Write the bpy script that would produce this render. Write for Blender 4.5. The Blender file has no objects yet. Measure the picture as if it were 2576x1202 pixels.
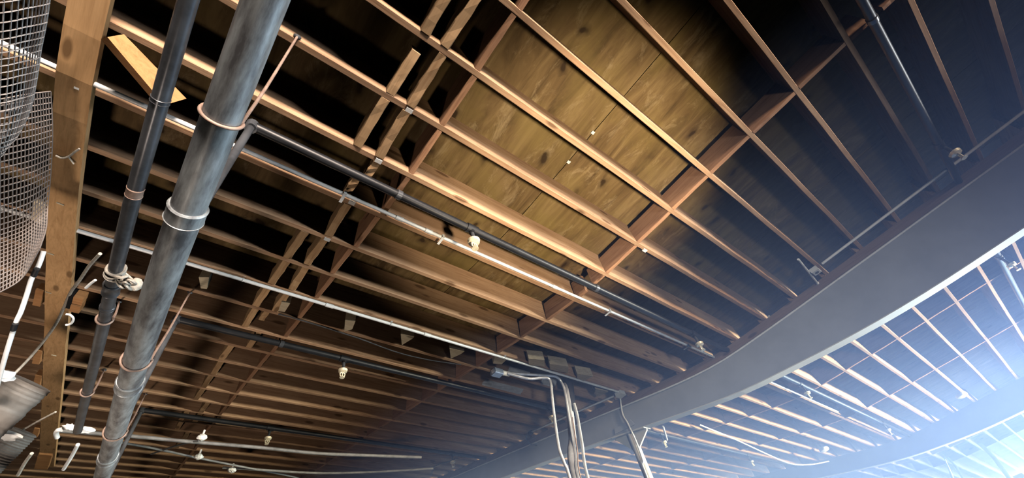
import bpy, math, random
import numpy as np
from mathutils import Vector, Matrix

random.seed(7)
scene = bpy.context.scene
C = scene.collection

# ------------------------------------------------------------------ camera
CZ = 1.6                                  # eye height above the floor
R = np.array([[0.77309, 0.37568, 0.51108],      # image right, down, forward -> world
              [-0.60599, 0.67546, 0.42014],
              [-0.18738, -0.63452, 0.74985]])
F = 1070.27                               # focal length in pixels of the 2576 frame
cam_d = bpy.data.cameras.new('camera')
cam_d.sensor_fit = 'HORIZONTAL'
cam_d.sensor_width = 36.0
cam_d.lens = F / 2576 * 36.0
cam_d.clip_start = 0.02
cam_d.clip_end = 200
cam = bpy.data.objects.new('camera', cam_d)
C.objects.link(cam)
u_, s_, vt_ = np.linalg.svd(R)
R = u_ @ vt_
m = Matrix(((R[0, 0], -R[0, 1], -R[0, 2], 0), (R[1, 0], -R[1, 1], -R[1, 2], 0),
            (R[2, 0], -R[2, 1], -R[2, 2], CZ), (0, 0, 0, 1)))
cam.matrix_world = m
scene.camera = cam

# ------------------------------------------------------------------ view, world, lights
vs = scene.view_settings
vs.view_transform = 'Standard'
vs.look = 'None'
vs.gamma = 1.0
vs.use_curve_mapping = False
vs.exposure = 0.0
try:
    scene.cycles.use_denoising = True
    scene.cycles.max_bounces = 4
    scene.cycles.diffuse_bounces = 0
    scene.cycles.volume_bounces = 0
    scene.cycles.use_adaptive_sampling = True
    scene.cycles.adaptive_threshold = 0.1
    scene.cycles.adaptive_min_samples = 16
    scene.cycles.sample_clamp_indirect = 4.0
    scene.cycles.sample_clamp_direct = 0.0
except Exception:
    pass
world = bpy.data.worlds.new('world')
scene.world = world
world.use_nodes = True
bg = world.node_tree.nodes['Background']
bg.inputs[0].default_value = (0.58, 0.44, 0.36, 1)
bg.inputs[1].default_value = 0.16


def area(name, loc, direction, sx, sy, power, col, spread=180):
    d = bpy.data.lights.new(name, 'AREA')
    d.shape = 'RECTANGLE'
    d.size = sx
    d.size_y = sy
    d.energy = power
    d.color = col
    d.spread = math.radians(spread)
    o = bpy.data.objects.new(name, d)
    C.objects.link(o)
    o.location = loc
    o.rotation_euler = Vector(direction).to_track_quat('-Z', 'Y').to_euler()
    return o


# daylight through the big opening at the far end of the hall
area('end_door_daylight', (38.0, -4.0, 1.6), (-1, 0, 0.02), 11.0, 4.0, 25000, (0.36, 0.54, 1.0))
# light from the open doors along the side of the hall, one per bay
area('side_door_light', (-1.6, -17.0, 1.9), (0.0, 1, 0.08), 5.0, 2.2, 760, (1.0, 0.82, 0.67), 40)
# added fill light from below the plank, lifting the dark left side
area('low_fill', (-0.9, 3.0, 0.3), (0.12, 0.3, 1), 0.5, 0.5, 30, (1.0, 0.80, 0.64), 110)
# added unseen fill light, brightens the beam face and the post
area('beam_fill', (0.0, -3.0, 0.5), (5.2, 5.0, 3.0), 0.6, 0.6, 19, (0.90, 0.93, 1.0), 52)
area('next_side_door_light', (13.4, -9.5, 0.8), (-0.34, 1, 0.15), 4.0, 1.6, 1900, (0.90, 0.94, 1.0), 66)
# work lamp on a stand, shining up
sp = bpy.data.lights.new('work_lamp', 'SPOT')
sp.energy = 900
sp.color = (1.0, 0.80, 0.54)
sp.spot_size = math.radians(50)
sp.spot_blend = 0.75
sp.shadow_soft_size = 0.15
so = bpy.data.objects.new('work_lamp', sp)
C.objects.link(so)
so.location = (1.75, -0.35, 1.3)
so.rotation_euler = (Vector((2.0, 0.80, 4.2)) - Vector(so.location)).to_track_quat('-Z', 'Y').to_euler()

# ------------------------------------------------------------------ the place: roof profile and sight lines
H = 2.57                                  # joist undersides above the eye
SP = 0.15808 * H                          # joist spacing, 0.406 m
JY = [H * -0.74142 + SP * i for i in range(-6, 60)]


def jy(i):
    return H * -0.74142 + SP * i


def roof(Y):                              # absolute height of the joist undersides: level, then climbing
    d = Y / H - 0.55972
    k = 0.37132 if d > 0 else 0.05449
    return CZ + H * (1 + k * d * d / math.sqrt(1 + (d / 0.5) ** 2))


def ray(px):
    v = np.array([(px[0] - 1288) / F, (px[1] - 601) / F, 1.0])
    return R @ v


def at_roof(px, d=0.0):                   # point d below the joist undersides
    r = ray(px)
    Y = r[1] / r[2] * H
    for _ in range(60):
        Y = r[1] / r[2] * (roof(Y) - d - CZ)
    s = (roof(Y) - d - CZ) / r[2]
    return Vector((r[0] * s, r[1] * s, r[2] * s + CZ))


def at_x(px, X):
    r = ray(px)
    s = X / r[0]
    return Vector((r[0] * s, r[1] * s, r[2] * s + CZ))


def at_y(px, Y):
    r = ray(px)
    s = Y / r[1]
    return Vector((r[0] * s, r[1] * s, r[2] * s + CZ))


def at_z(px, z):
    r = ray(px)
    s = (z - CZ) / r[2]
    return Vector((r[0] * s, r[1] * s, z))


# ------------------------------------------------------------------ materials
def new_mat(name):
    mt = bpy.data.materials.new(name)
    mt.use_nodes = True
    nt = mt.node_tree
    b = nt.nodes['Principled BSDF']
    return mt, nt, b


def ramp(nt, fac, stops):
    r = nt.nodes.new('ShaderNodeValToRGB')
    el = r.color_ramp.elements
    while len(el) < len(stops):
        el.new(0.5)
    for e, (p, c) in zip(el, stops):
        e.position = p
        e.color = (c[0], c[1], c[2], 1)
    nt.links.new(fac, r.inputs[0])
    return r.outputs[0]


def mapped(nt, scale, loc_rand=True, coord='Object'):
    tc = nt.nodes.new('ShaderNodeTexCoord')
    mp = nt.nodes.new('ShaderNodeMapping')
    mp.inputs['Scale'].default_value = scale
    nt.links.new(tc.outputs[coord], mp.inputs[0])
    if loc_rand:
        oi = nt.nodes.new('ShaderNodeObjectInfo')
        mul = nt.nodes.new('ShaderNodeVectorMath')
        mul.operation = 'SCALE'
        mul.inputs[0].default_value = (17.3, 9.1, 23.7)
        nt.links.new(oi.outputs['Random'], mul.inputs['Scale'])
        nt.links.new(mul.outputs[0], mp.inputs['Location'])
    return mp.outputs[0]


def noise(nt, vec, scale, detail=4, rough=0.6, dist=0.0):
    n = nt.nodes.new('ShaderNodeTexNoise')
    n.inputs['Scale'].default_value = scale
    n.inputs['Detail'].default_value = detail
    n.inputs['Roughness'].default_value = rough
    n.inputs['Distortion'].default_value = dist
    nt.links.new(vec, n.inputs['Vector'])
    return n.outputs[0]


def mix(nt, fac, a, b, mode='MIX'):
    n = nt.nodes.new('ShaderNodeMix')
    n.data_type = 'RGBA'
    n.blend_type = mode
    for s, v in ((0, fac), (6, a), (7, b)):
        if isinstance(v, bpy.types.NodeSocket):
            nt.links.new(v, n.inputs[s])
        elif s == 0:
            n.inputs[0].default_value = v
        else:
            n.inputs[s].default_value = (v[0], v[1], v[2], 1)
    return n.outputs[2]


def bump(nt, b, height, strength=0.3, dist=0.01):
    bm = nt.nodes.new('ShaderNodeBump')
    bm.inputs['Strength'].default_value = strength
    bm.inputs['Distance'].default_value = dist
    nt.links.new(height, bm.inputs['Height'])
    nt.links.new(bm.outputs[0], b.inputs['Normal'])


def wood(name, light, dark, stain, knots=True, long_axis=0, rand=0.35):
    mt, nt, b = new_mat(name)
    sc = [9, 9, 9]
    sc[long_axis] = 0.55
    v = mapped(nt, sc)
    grain = noise(nt, v, 3.2, 6, 0.65, 1.2)
    col = ramp(nt, grain, [(0.32, dark), (0.52, light), (0.72, [min(1, c * 1.18) for c in light])])
    sc2 = [26, 26, 26]
    sc2[long_axis] = 1.1
    v2 = mapped(nt, sc2)
    fine = noise(nt, v2, 3.0, 3, 0.6)
    col = mix(nt, 0.30, col, ramp(nt, fine, [(0.35, dark), (0.65, light)]))
    v3 = mapped(nt, (1.6, 1.6, 1.6))
    st = noise(nt, v3, 1.4, 4, 0.6)
    col = mix(nt, ramp(nt, st, [(0.45, (0, 0, 0)), (0.75, (0.55, 0.55, 0.55))]), col, stain)
    if knots:
        vk = mapped(nt, (2.2, 7, 7) if long_axis == 0 else (7, 2.2, 7))
        vo = nt.nodes.new('ShaderNodeTexVoronoi')
        vo.inputs['Scale'].default_value = 1.0
        nt.links.new(vk, vo.inputs['Vector'])
        col = mix(nt, ramp(nt, vo.outputs['Distance'], [(0.10, (0.85, 0.85, 0.85)), (0.17, (0, 0, 0))]), col,
                  [c * 0.42 for c in dark])
    oi = nt.nodes.new('ShaderNodeObjectInfo')
    val = nt.nodes.new('ShaderNodeMapRange')
    val.inputs[3].default_value = 1 - rand
    val.inputs[4].default_value = 1.06
    nt.links.new(oi.outputs['Random'], val.inputs[0])
    hs = nt.nodes.new('ShaderNodeHueSaturation')
    nt.links.new(val.outputs[0], hs.inputs['Value'])
    nt.links.new(col, hs.inputs['Color'])
    nt.links.new(hs.outputs[0], b.inputs['Base Color'])
    b.inputs['Roughness'].default_value = 0.75
    b.inputs['Specular IOR Level'].default_value = 0.2
    bump(nt, b, grain, 0.25, 0.004)
    return mt


def plain(name, col, rough=0.5, metal=0.0, var=0.25, scale=6.0, col2=None, bumpy=0.15, stretch=None):
    mt, nt, b = new_mat(name)
    v = mapped(nt, stretch or (1, 1, 1))
    n = noise(nt, v, scale, 5, 0.65)
    dark = col2 or [c * (1 - var) for c in col]
    nt.links.new(ramp(nt, n, [(0.35, dark), (0.62, col)]), b.inputs['Base Color'])
    b.inputs['Roughness'].default_value = rough
    b.inputs['Metallic'].default_value = metal
    if bumpy:
        bump(nt, b, n, bumpy, 0.003)
    return mt


def plywood(name):
    mt, nt, b = new_mat(name)
    v = mapped(nt, (6.0, 0.9, 1))
    g = noise(nt, v, 1.6, 6, 0.62, 0.8)
    col = ramp(nt, g, [(0.28, (0.070, 0.045, 0.022)), (0.48, (0.150, 0.098, 0.046)), (0.68, (0.240, 0.168, 0.082))])
    v2 = mapped(nt, (1, 1, 1))
    st = noise(nt, v2, 1.7, 5, 0.62)
    col = mix(nt, ramp(nt, st, [(0.45, (0, 0, 0)), (0.66, (0.6, 0.6, 0.6))]), col, (0.215, 0.160, 0.055))
    v3 = mapped(nt, (3.2, 1.5, 1))
    pale = noise(nt, v3, 2.0, 6, 0.75, 0.6)
    col = mix(nt, ramp(nt, pale, [(0.55, (0, 0, 0)), (0.72, (0.7, 0.7, 0.7))]), col, (0.36, 0.275, 0.165))
    # knots: only in some cells, a dark eye in a softer ring
    vk = mapped(nt, (2.9, 1.9, 1))
    wob = nt.nodes.new('ShaderNodeTexNoise')
    wob.inputs['Scale'].default_value = 2.6
    nt.links.new(vk, wob.inputs['Vector'])
    vm = nt.nodes.new('ShaderNodeVectorMath')
    vm.operation = 'MULTIPLY_ADD'
    nt.links.new(wob.outputs['Color'], vm.inputs[0])
    vm.inputs[1].default_value = (0.34, 0.34, 0)
    nt.links.new(vk, vm.inputs[2])
    vo = nt.nodes.new('ShaderNodeTexVoronoi')
    vo.voronoi_dimensions = '2D'
    vo.inputs['Scale'].default_value = 1.0
    nt.links.new(vm.outputs[0], vo.inputs['Vector'])
    sep = nt.nodes.new('ShaderNodeSeparateColor')
    nt.links.new(vo.outputs['Color'], sep.inputs[0])
    eye = ramp(nt, vo.outputs['Distance'], [(0.045, (0.9, 0.9, 0.9)), (0.075, (0.45, 0.45, 0.45)), (0.15, (0, 0, 0))])
    pick = ramp(nt, sep.outputs[0], [(0.42, (0, 0, 0)), (0.55, (1, 1, 1))])
    col = mix(nt, mix(nt, 1.0, eye, pick, 'MULTIPLY'), col, (0.026, 0.015, 0.009))
    oi = nt.nodes.new('ShaderNodeObjectInfo')
    val = nt.nodes.new('ShaderNodeMapRange')
    val.inputs[3].default_value = 0.70
    val.inputs[4].default_value = 1.05
    nt.links.new(oi.outputs['Random'], val.inputs[0])
    hs = nt.nodes.new('ShaderNodeHueSaturation')
    nt.links.new(val.outputs[0], hs.inputs['Value'])
    nt.links.new(col, hs.inputs['Color'])
    nt.links.new(hs.outputs[0], b.inputs['Base Color'])
    b.inputs['Roughness'].default_value = 0.8
    b.inputs['Specular IOR Level'].default_value = 0.15
    return mt


M = {
    'joist': wood('joist_fir', (0.57, 0.375, 0.24), (0.37, 0.205, 0.115), (0.33, 0.20, 0.13)),
    'block': wood('blocking_fir', (0.50, 0.29, 0.175), (0.30, 0.15, 0.085), (0.27, 0.145, 0.10)),
    'oldblock': wood('old_blocking', (0.62, 0.42, 0.24), (0.42, 0.25, 0.13), (0.38, 0.23, 0.12)),
    'board': wood('plank_pine', (0.40, 0.215, 0.095), (0.26, 0.125, 0.05), (0.22, 0.11, 0.05)),
    'brace': wood('brace_pine', (0.52, 0.27, 0.12), (0.38, 0.18, 0.075), (0.34, 0.16, 0.07), rand=0.1),
    'pale': wood('pale_offcut', (0.62, 0.54, 0.40), (0.42, 0.34, 0.23), (0.40, 0.30, 0.2), rand=0.1),
    'nailer': wood('nailer_fir', (0.40, 0.29, 0.23), (0.28, 0.19, 0.15), (0.26, 0.18, 0.14), long_axis=1),
    'ply': plywood('roof_plywood'),
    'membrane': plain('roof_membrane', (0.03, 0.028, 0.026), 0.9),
    'grey': plain('grey_beam_paint', (0.44, 0.48, 0.55), 0.55, 0.0, 0.14, 2.2, bumpy=0.05),
    'lightgrey': plain('light_grey_paint', (0.78, 0.80, 0.78), 0.45, 0.0, 0.10, 3.0, bumpy=0.05),
    'iron': plain('dull_iron_pipe', (0.44, 0.49, 0.53), 0.40, 0.3, 0.5, 7.0, (0.13, 0.135, 0.15), 0.25, (2.5, 0.5, 2.5)),
    'darkiron': plain('dark_iron_pipe', (0.12, 0.13, 0.15), 0.28, 0.4, 0.5, 7.0, bumpy=0.2),
    'black': plain('black_sprinkler_pipe', (0.018, 0.020, 0.025), 0.42, 0.2, 0.4, 9.0),
    'blackblue': plain('black_wrap', (0.012, 0.014, 0.02), 0.6, 0.0, 0.3, 9.0),
    'emt': plain('galvanised_conduit', (0.88, 0.92, 0.96), 0.35, 0.05, 0.15, 12.0),
    'chrome': plain('bright_steel', (0.80, 0.84, 0.90), 0.28, 0.45, 0.3, 10.0),
    'brass': plain('brass_head', (0.95, 0.88, 0.66), 0.3, 0.35, 0.3, 30.0),
    'rod': plain('rusty_rod', (0.42, 0.30, 0.25), 0.6, 0.3, 0.4, 20.0),
    'white': plain('white_cord', (0.72, 0.76, 0.80), 0.6, 0.0, 0.15, 12.0),
    'rope': plain('grey_rope', (0.46, 0.44, 0.40), 0.85, 0.0, 0.4, 40.0),
    'net': plain('grey_plastic_net', (0.44, 0.42, 0.43), 0.6, 0.0, 0.2, 12.0, bumpy=0),
    'darknet': plain('dark_plastic_net', (0.24, 0.215, 0.21), 0.7, 0.0, 0.2, 12.0, bumpy=0),  # darker than the near netting
    'dull': plain('dull_conduit', (0.20, 0.21, 0.22), 0.6, 0.2, 0.4, 9.0),  # darker grey for the conduits far back
    'plastic': plain('grey_plastic_sheet', (0.16, 0.155, 0.15), 0.55, 0.0, 0.4, 5.0, bumpy=0.4),
    'tag': plain('pale_clip', (0.78, 0.80, 0.80), 0.5, 0.2, 0.1),
    'glint': plain('painted_glint', (0.86, 0.88, 0.90), 0.35, 0.2, 0.3, 9.0, bumpy=0.5),  # stands in for light reflected off the joist sides
    'box': plain('blue_grey_box', (0.36, 0.45, 0.60), 0.4, 0.5, 0.3, 8.0),
    'concrete': plain('concrete_floor', (0.04, 0.039, 0.038), 0.85, 0.0, 0.3, 1.4),
    'wall': plain('dark_block_wall', (0.07, 0.055, 0.045), 0.9, 0.0, 0.3, 1.0),
}


# ------------------------------------------------------------------ geometry helpers
class MB:
    def __init__(self):
        self.v, self.f = [], []

    def add(self, v, f):
        n = len(self.v)
        self.v += [tuple(p) for p in v]
        self.f += [tuple(i + n for i in q) for q in f]
        return self

    def box(self, lo, hi, c=0.0):
        x0, y0, z0 = lo
        x1, y1, z1 = hi
        if c <= 0:
            v = [(x0, y0, z0), (x1, y0, z0), (x1, y1, z0), (x0, y1, z0), (x0, y0, z1), (x1, y0, z1), (x1, y1, z1), (x0, y1, z1)]
            return self.add(v, [(0, 3, 2, 1), (4, 5, 6, 7), (0, 1, 5, 4), (1, 2, 6, 5), (2, 3, 7, 6), (3, 0, 4, 7)])
        pr = [(y0 + c, z0), (y1 - c, z0), (y1, z0 + c), (y1, z1 - c), (y1 - c, z1), (y0 + c, z1), (y0, z1 - c), (y0, z0 + c)]
        return self.prism([(x0, a, b) for a, b in pr], (x1 - x0, 0, 0))

    def prism(self, poly, ext):
        n = len(poly)
        a = [tuple(p) for p in poly]
        b = [(p[0] + ext[0], p[1] + ext[1], p[2] + ext[2]) for p in poly]
        fs = [tuple(range(n - 1, -1, -1)), tuple(range(n, 2 * n))]
        fs += [(i, (i + 1) % n, n + (i + 1) % n, n + i) for i in range(n)]
        return self.add(a + b, fs)

    def tube(self, pts, r, n=12, cap=True, closed=False):
        pts = [Vector(p) for p in pts]
        k = len(pts)
        rs = r if isinstance(r, (list, tuple)) else [r] * k
        v, f = [], []
        t0 = (pts[1] - pts[0]).normalized()
        nrm = t0.orthogonal().normalized()
        for i, p in enumerate(pts):
            if closed:
                t = (pts[(i + 1) % k] - pts[i - 1]).normalized()
            elif i == 0:
                t = t0
            elif i == k - 1:
                t = (pts[-1] - pts[-2]).normalized()
            else:
                t = ((pts[i + 1] - p).normalized() + (p - pts[i - 1]).normalized()).normalized()
            nrm = (nrm - t * nrm.dot(t)).normalized()
            bi = t.cross(nrm)
            for a in range(n):
                an = 2 * math.pi * a / n
                v.append(p + (nrm * math.cos(an) + bi * math.sin(an)) * rs[i])
        for i in range(k if closed else k - 1):
            j = (i + 1) % k
            for a in range(n):
                b = (a + 1) % n
                f.append((i * n + a, i * n + b, j * n + b, j * n + a))
        if cap and not closed:
            f.append(tuple(range(n - 1, -1, -1)))
            f.append(tuple(range((k - 1) * n, k * n)))
        return self.add(v, f)

    def ring(self, c, axis, r, wire, n=24, m_=8):
        axis = Vector(axis).normalized()
        a = axis.orthogonal().normalized()
        b = axis.cross(a)
        c = Vector(c)
        return self.tube([c + (a * math.cos(t) + b * math.sin(t)) * r for t in [2 * math.pi * i / n for i in range(n)]], wire, m_, closed=True)

    def ball(self, c, r, sx=1, sy=1, sz=1, n=12, rings=8, wob=0.0):
        c = Vector(c)
        v = [c + Vector((0, 0, r * sz))]
        for i in range(1, rings):
            p = math.pi * i / rings
            for a in range(n):
                t = 2 * math.pi * a / n
                q = r * (1 + random.uniform(-wob, wob))
                v.append(c + Vector((q * sx * math.sin(p) * math.cos(t), q * sy * math.sin(p) * math.sin(t), q * sz * math.cos(p))))
        v.append(c - Vector((0, 0, r * sz)))
        f = [(0, 1 + (a + 1) % n, 1 + a) for a in range(n)][::-1]
        for i in range(rings - 2):
            for a in range(n):
                b = (a + 1) % n
                f.append((1 + i * n + a, 1 + (i + 1) * n + a, 1 + (i + 1) * n + b, 1 + i * n + b))
        e = len(v) - 1
        f += [(e, 1 + (rings - 2) * n + a, 1 + (rings - 2) * n + (a + 1) % n) for a in range(n)]
        return self.add(v, f)

    def build(self, name, mat, parent=None, origin=None, smooth=False):
        """World-space vertices; the mesh hangs under its parent without moving."""
        base = wloc(parent) if parent is not None else Vector((0, 0, 0))
        o0 = Vector(origin) if origin is not None else (base if parent is not None else Vector(self.v[0]))
        me = bpy.data.meshes.new(name)
        me.from_pydata([tuple(Vector(p) - o0) for p in self.v], [], self.f)
        me.materials.append(M[mat] if isinstance(mat, str) else mat)
        if smooth:
            me.polygons.foreach_set('use_smooth', [True] * len(me.polygons))
            try:
                me.set_sharp_from_angle(angle=math.radians(50))
            except Exception:
                pass
        me.update()
        o = bpy.data.objects.new(name, me)
        C.objects.link(o)
        if parent is not None:
            o.parent = parent
            o.location = o0 - base
        else:
            o.location = o0
        return o


def wloc(o):
    p = Vector(o.location)
    while o.parent is not None:
        o = o.parent
        p = p + o.location
    return p


def tag(o, label=None, cat=None, group=None, kind=None):
    if label:
        o['label'] = label
    if cat:
        o['category'] = cat
    if group:
        o['group'] = group
    if kind:
        o['kind'] = kind
    return o


def empty(name, loc, label=None, cat=None, group=None):
    o = bpy.data.objects.new(name, None)
    C.objects.link(o)
    o.location = loc
    return tag(o, label, cat, group)


def inst(src, name, loc, parent, rz=0.0, rx=0.0, scale=None):
    o = bpy.data.objects.new(name, src)
    C.objects.link(o)
    o.parent = parent
    o.location = Vector(loc) - wloc(parent)
    o.rotation_euler = (rx, 0, rz)
    if scale:
        o.scale = scale
    return o


def data_mesh(name, mb, mat):
    me = bpy.data.meshes.new(name)
    me.from_pydata([tuple(p) for p in mb.v], [], mb.f)
    me.materials.append(M[mat])
    me.update()
    return me


def smooth_path(pts, n=8):
    """Catmull-Rom through the points."""
    pts = [Vector(p) for p in pts]
    P = [pts[0] * 2 - pts[1]] + pts + [pts[-1] * 2 - pts[-2]]
    out = []
    for i in range(1, len(P) - 2):
        p0, p1, p2, p3 = P[i - 1:i + 3]
        for k in range(n):
            t = k / n
            out.append(0.5 * ((2 * p1) + (p2 - p0) * t + (2 * p0 - 5 * p1 + 4 * p2 - p3) * t * t + (3 * p1 - p0 - 3 * p2 + p3) * t ** 3))
    out.append(P[-2])
    return out


# ------------------------------------------------------------------ structure: floor, walls, ceiling
X0, X1 = -3.3, 25.6
Y0, Y1 = -3.6, 12.4
fl = MB().box((-5, -13, -0.1), (26, 13.2, 0.0)).build('floor', 'concrete', origin=(0, 0, 0))
tag(fl, kind='structure')
wb = MB().box((-5, 12.9, 0.0), (26, 13.1, 7.0)).build('wall_back', 'wall', origin=(0, 13, 0))
tag(wb, kind='structure')
wl = MB().box((-5.0, -6, 0.0), (-4.8, 12.9, 7.0)).build('wall_left', 'wall', origin=(-4.9, 0, 0))
tag(wl, kind='structure')

D = 0.25                                  # joist depth
ys = [Y0 + (Y1 - Y0) * i / 60 for i in range(61)]
mb = MB()
vv = []
for y in ys:
    z = roof(y) + D + 0.022
    vv += [(X0 - 1.4, y, z), (X1, y, z), (X1, y, z + 0.06), (X0 - 1.4, y, z + 0.06)]
ff = []
for i in range(60):
    for a in range(4):
        b = (a + 1) % 4
        ff.append((i * 4 + a, i * 4 + b, i * 4 + 4 + b, i * 4 + 4 + a))
mb.add(vv, ff)
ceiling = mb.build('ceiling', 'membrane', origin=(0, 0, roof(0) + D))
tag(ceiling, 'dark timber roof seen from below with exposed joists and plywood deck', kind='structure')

# plywood sheets: 1.22 wide along the joists, 2.44 long across them, staggered
for k in range(-5, 20):
    xa = 1.835 + 1.22 * k + 0.003
    xb = xa + 1.22 - 0.006
    jj = -9 + (3 if k % 2 else 0)
    while jj < 36:
        ya, yb = max(jy(jj), Y0 + 0.05), min(jy(jj + 6), Y1 - 0.05)
        jj += 6
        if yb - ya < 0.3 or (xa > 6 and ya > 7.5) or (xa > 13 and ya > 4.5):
            continue
        ya += 0.002
        yb -= 0.002
        n = 8
        v, f = [], []
        for i in range(n + 1):
            y = ya + (yb - ya) * i / n
            z = roof(y) + D + 0.001
            v += [(xa, y, z), (xb, y, z), (xb, y, z + 0.015), (xa, y, z + 0.015)]
        for i in range(n):
            for a in range(4):
                b = (a + 1) % 4
                f.append((i * 4 + a, i * 4 + b, i * 4 + 4 + b, i * 4 + 4 + a))
        f += [(0, 3, 2, 1), (n * 4, n * 4 + 1, n * 4 + 2, n * 4 + 3)]
        MB().add(v, f).build('plywood_sheet', 'ply', ceiling, origin=((xa + xb) / 2, (ya + yb) / 2, roof((ya + yb) / 2) + D))

# joists, one object each; each bay laps beside the one before on the beam
def joist_mesh(L, w=0.038, d=D):
    mb = MB()
    n = max(2, int(L / 0.5))
    rnd = random.Random(int(L * 100))
    prof = [(-w / 2 + 0.003, 0), (w / 2 - 0.003, 0), (w / 2, 0.003), (w / 2, d), (-w / 2, d), (-w / 2, 0.003)]
    v, f = [], []
    for i in range(n + 1):
        x = L * i / n
        dy, dz = rnd.uniform(-0.003, 0.003), rnd.uniform(-0.002, 0.002)
        v += [(x, a + dy, b + (dz if b < 0.1 else 0)) for a, b in prof]
    for i in range(n):
        for a in range(6):
            b = (a + 1) % 6
            f.append((i * 6 + a, i * 6 + b, i * 6 + 6 + b, i * 6 + 6 + a))
    f += [tuple(range(5, -1, -1)), tuple(range(n * 6, n * 6 + 6))]
    return data_mesh('joist', mb.add(v, f), 'joist')


BX, BW = 5.19, 0.12                        # first beam: near face, thickness
B2, BW2 = 12.78, 0.12
jm1, jm2, jm3 = joist_mesh(5.34 - X0), joist_mesh(B2 + 0.16 - 5.16), joist_mesh(X1 - B2 + 0.02)
for i in range(-3, 35):
    inst(jm1, 'joist', (X0, jy(i), roof(jy(i))), ceiling)
for i in range(-3, 24):
    y = jy(i) + 0.045
    inst(jm2, 'joist', (5.16, y, roof(y)), ceiling)
for i in range(-3, 14):
    y = jy(i) + 0.005
    inst(jm3, 'joist', (B2 - 0.02, y, roof(y)), ceiling)

# blocking between the joists (mesh runs along local X, turned to run along Y)
GAP = SP - 0.040
def block_mesh(L, w, d, rough=0.0, seed=1, mat='block'):
    rnd = random.Random(seed)
    mb = MB()
    n = 5
    prof = [(-w / 2 + 0.003, 0), (w / 2 - 0.003, 0), (w / 2, 0.004), (w / 2, d), (-w / 2, d), (-w / 2, 0.004)]
    v, f = [], []
    for i in range(n + 1):
        x = L * i / n
        v += [(x, a + rnd.uniform(-rough, rough), b + rnd.uniform(-rough, rough)) for a, b in prof]
    for i in range(n):
        for a in range(6):
            b = (a + 1) % 6
            f.append((i * 6 + a, i * 6 + b, i * 6 + 6 + b, i * 6 + 6 + a))
    f += [tuple(range(5, -1, -1)), tuple(range(n * 6, n * 6 + 6))]
    return data_mesh('blocking', mb.add(v, f), mat)


bk_deep = [block_mesh(GAP, 0.038, 0.245, 0.0015, s) for s in range(3)]
bk_rough = [block_mesh(GAP, 0.054, 0.14, 0.004, s, 'oldblock') for s in range(3, 7)]
bk_flat = [block_mesh(GAP, 0.056, 0.14, 0.003, s, 'oldblock') for s in range(7, 10)]
bk_half = block_mesh(GAP * 0.5, 0.05, 0.085, 0.004, 12, 'oldblock')
bk_short = block_mesh(GAP * 0.8, 0.055, 0.085, 0.002, 14, 'oldblock')


def block(i, X, meshes, off=0.0, dz=0.0, frac0=0.0, tilt=0.0, shift=0.0):
    y0 = jy(i) + 0.02 + frac0 * GAP + shift
    ye = y0 + GAP
    o = inst(random.choice(meshes), 'blocking', (X + off, y0, roof(y0) + dz), ceiling, rz=math.pi / 2 + tilt)
    o.rotation_euler = (0, -math.atan2(roof(ye) - roof(y0), GAP), math.pi / 2 + tilt)
    return o


bk_mid = [block_mesh(GAP, 0.038, 0.19, 0.0015, s) for s in range(20, 23)]
bk_part = [block_mesh(GAP * 0.37, 0.038, 0.19, 0.0015, 24)]
for i in range(-3, 34):
    if i in (1, 8):                        # cut back on both sides of a sprinkler line
        block(i, 2.79, bk_part)
        block(i, 2.79, bk_part, frac0=0.63)
    else:
        block(i, 2.79, bk_mid, random.uniform(-0.012, 0.012))
for i in range(4, 34):                     # deep row, doubled up by older rough pieces beside it
    block(i, 0.765, bk_deep, random.uniform(-0.02, 0.02), dz=-0.001)
for i in (4, 5, 6, 7, 9, 10, 11, 12, 14, 19, 20, 22, 23):
    block(i, 0.545, bk_rough, random.uniform(-0.008, 0.008), dz=random.uniform(-0.006, 0.002), tilt=random.uniform(-0.04, 0.04))
for i in (5, 7, 10, 11, 12, 13, 15, 16, 17, 18, 20, 21):
    block(i, 0.40, bk_flat, random.uniform(-0.006, 0.006), dz=random.uniform(-0.006, 0.002), tilt=random.uniform(-0.03, 0.03))
block(6, 0.415, [bk_short], dz=0.0, frac0=0.2, tilt=0.02)
block(8, 0.55, [bk_half], dz=-0.004, frac0=0.0)
block(8, 0.50, [bk_half], dz=0.01, frac0=0.5)
block(13, 0.50, [bk_half], dz=0.004)
for X in (7.82, 9.83):
    for i in range(-3, 23):
        block(i, X, bk_deep, random.uniform(-0.012, 0.012), shift=0.045)
for X in (15.6, 17.4):
    for i in range(-3, 13):
        block(i, X, bk_deep, random.uniform(-0.012, 0.012), shift=0.005)

# pale metal clips on the sheet seam and pale plates at the joists beside the rough row
for px in ((1491, 333), (1430, 407)):
    p = at_roof(px, -D)
    MB().box((p.x - 0.014, p.y - 0.012, p.z - 0.006), (p.x + 0.014, p.y + 0.012, p.z + 0.004)).build('panel_clip', 'tag', ceiling)
for px in ((1029, 278), (952, 405), (885, 510), (823, 602), (1622, 630), (1935, 797)):
    p = at_roof(px, 0.004)
    MB().box((p.x - 0.022, p.y - 0.014, p.z - 0.004), (p.x + 0.022, p.y + 0.014, p.z + 0.008)).build('tie_plate', 'tag', ceiling)

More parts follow.
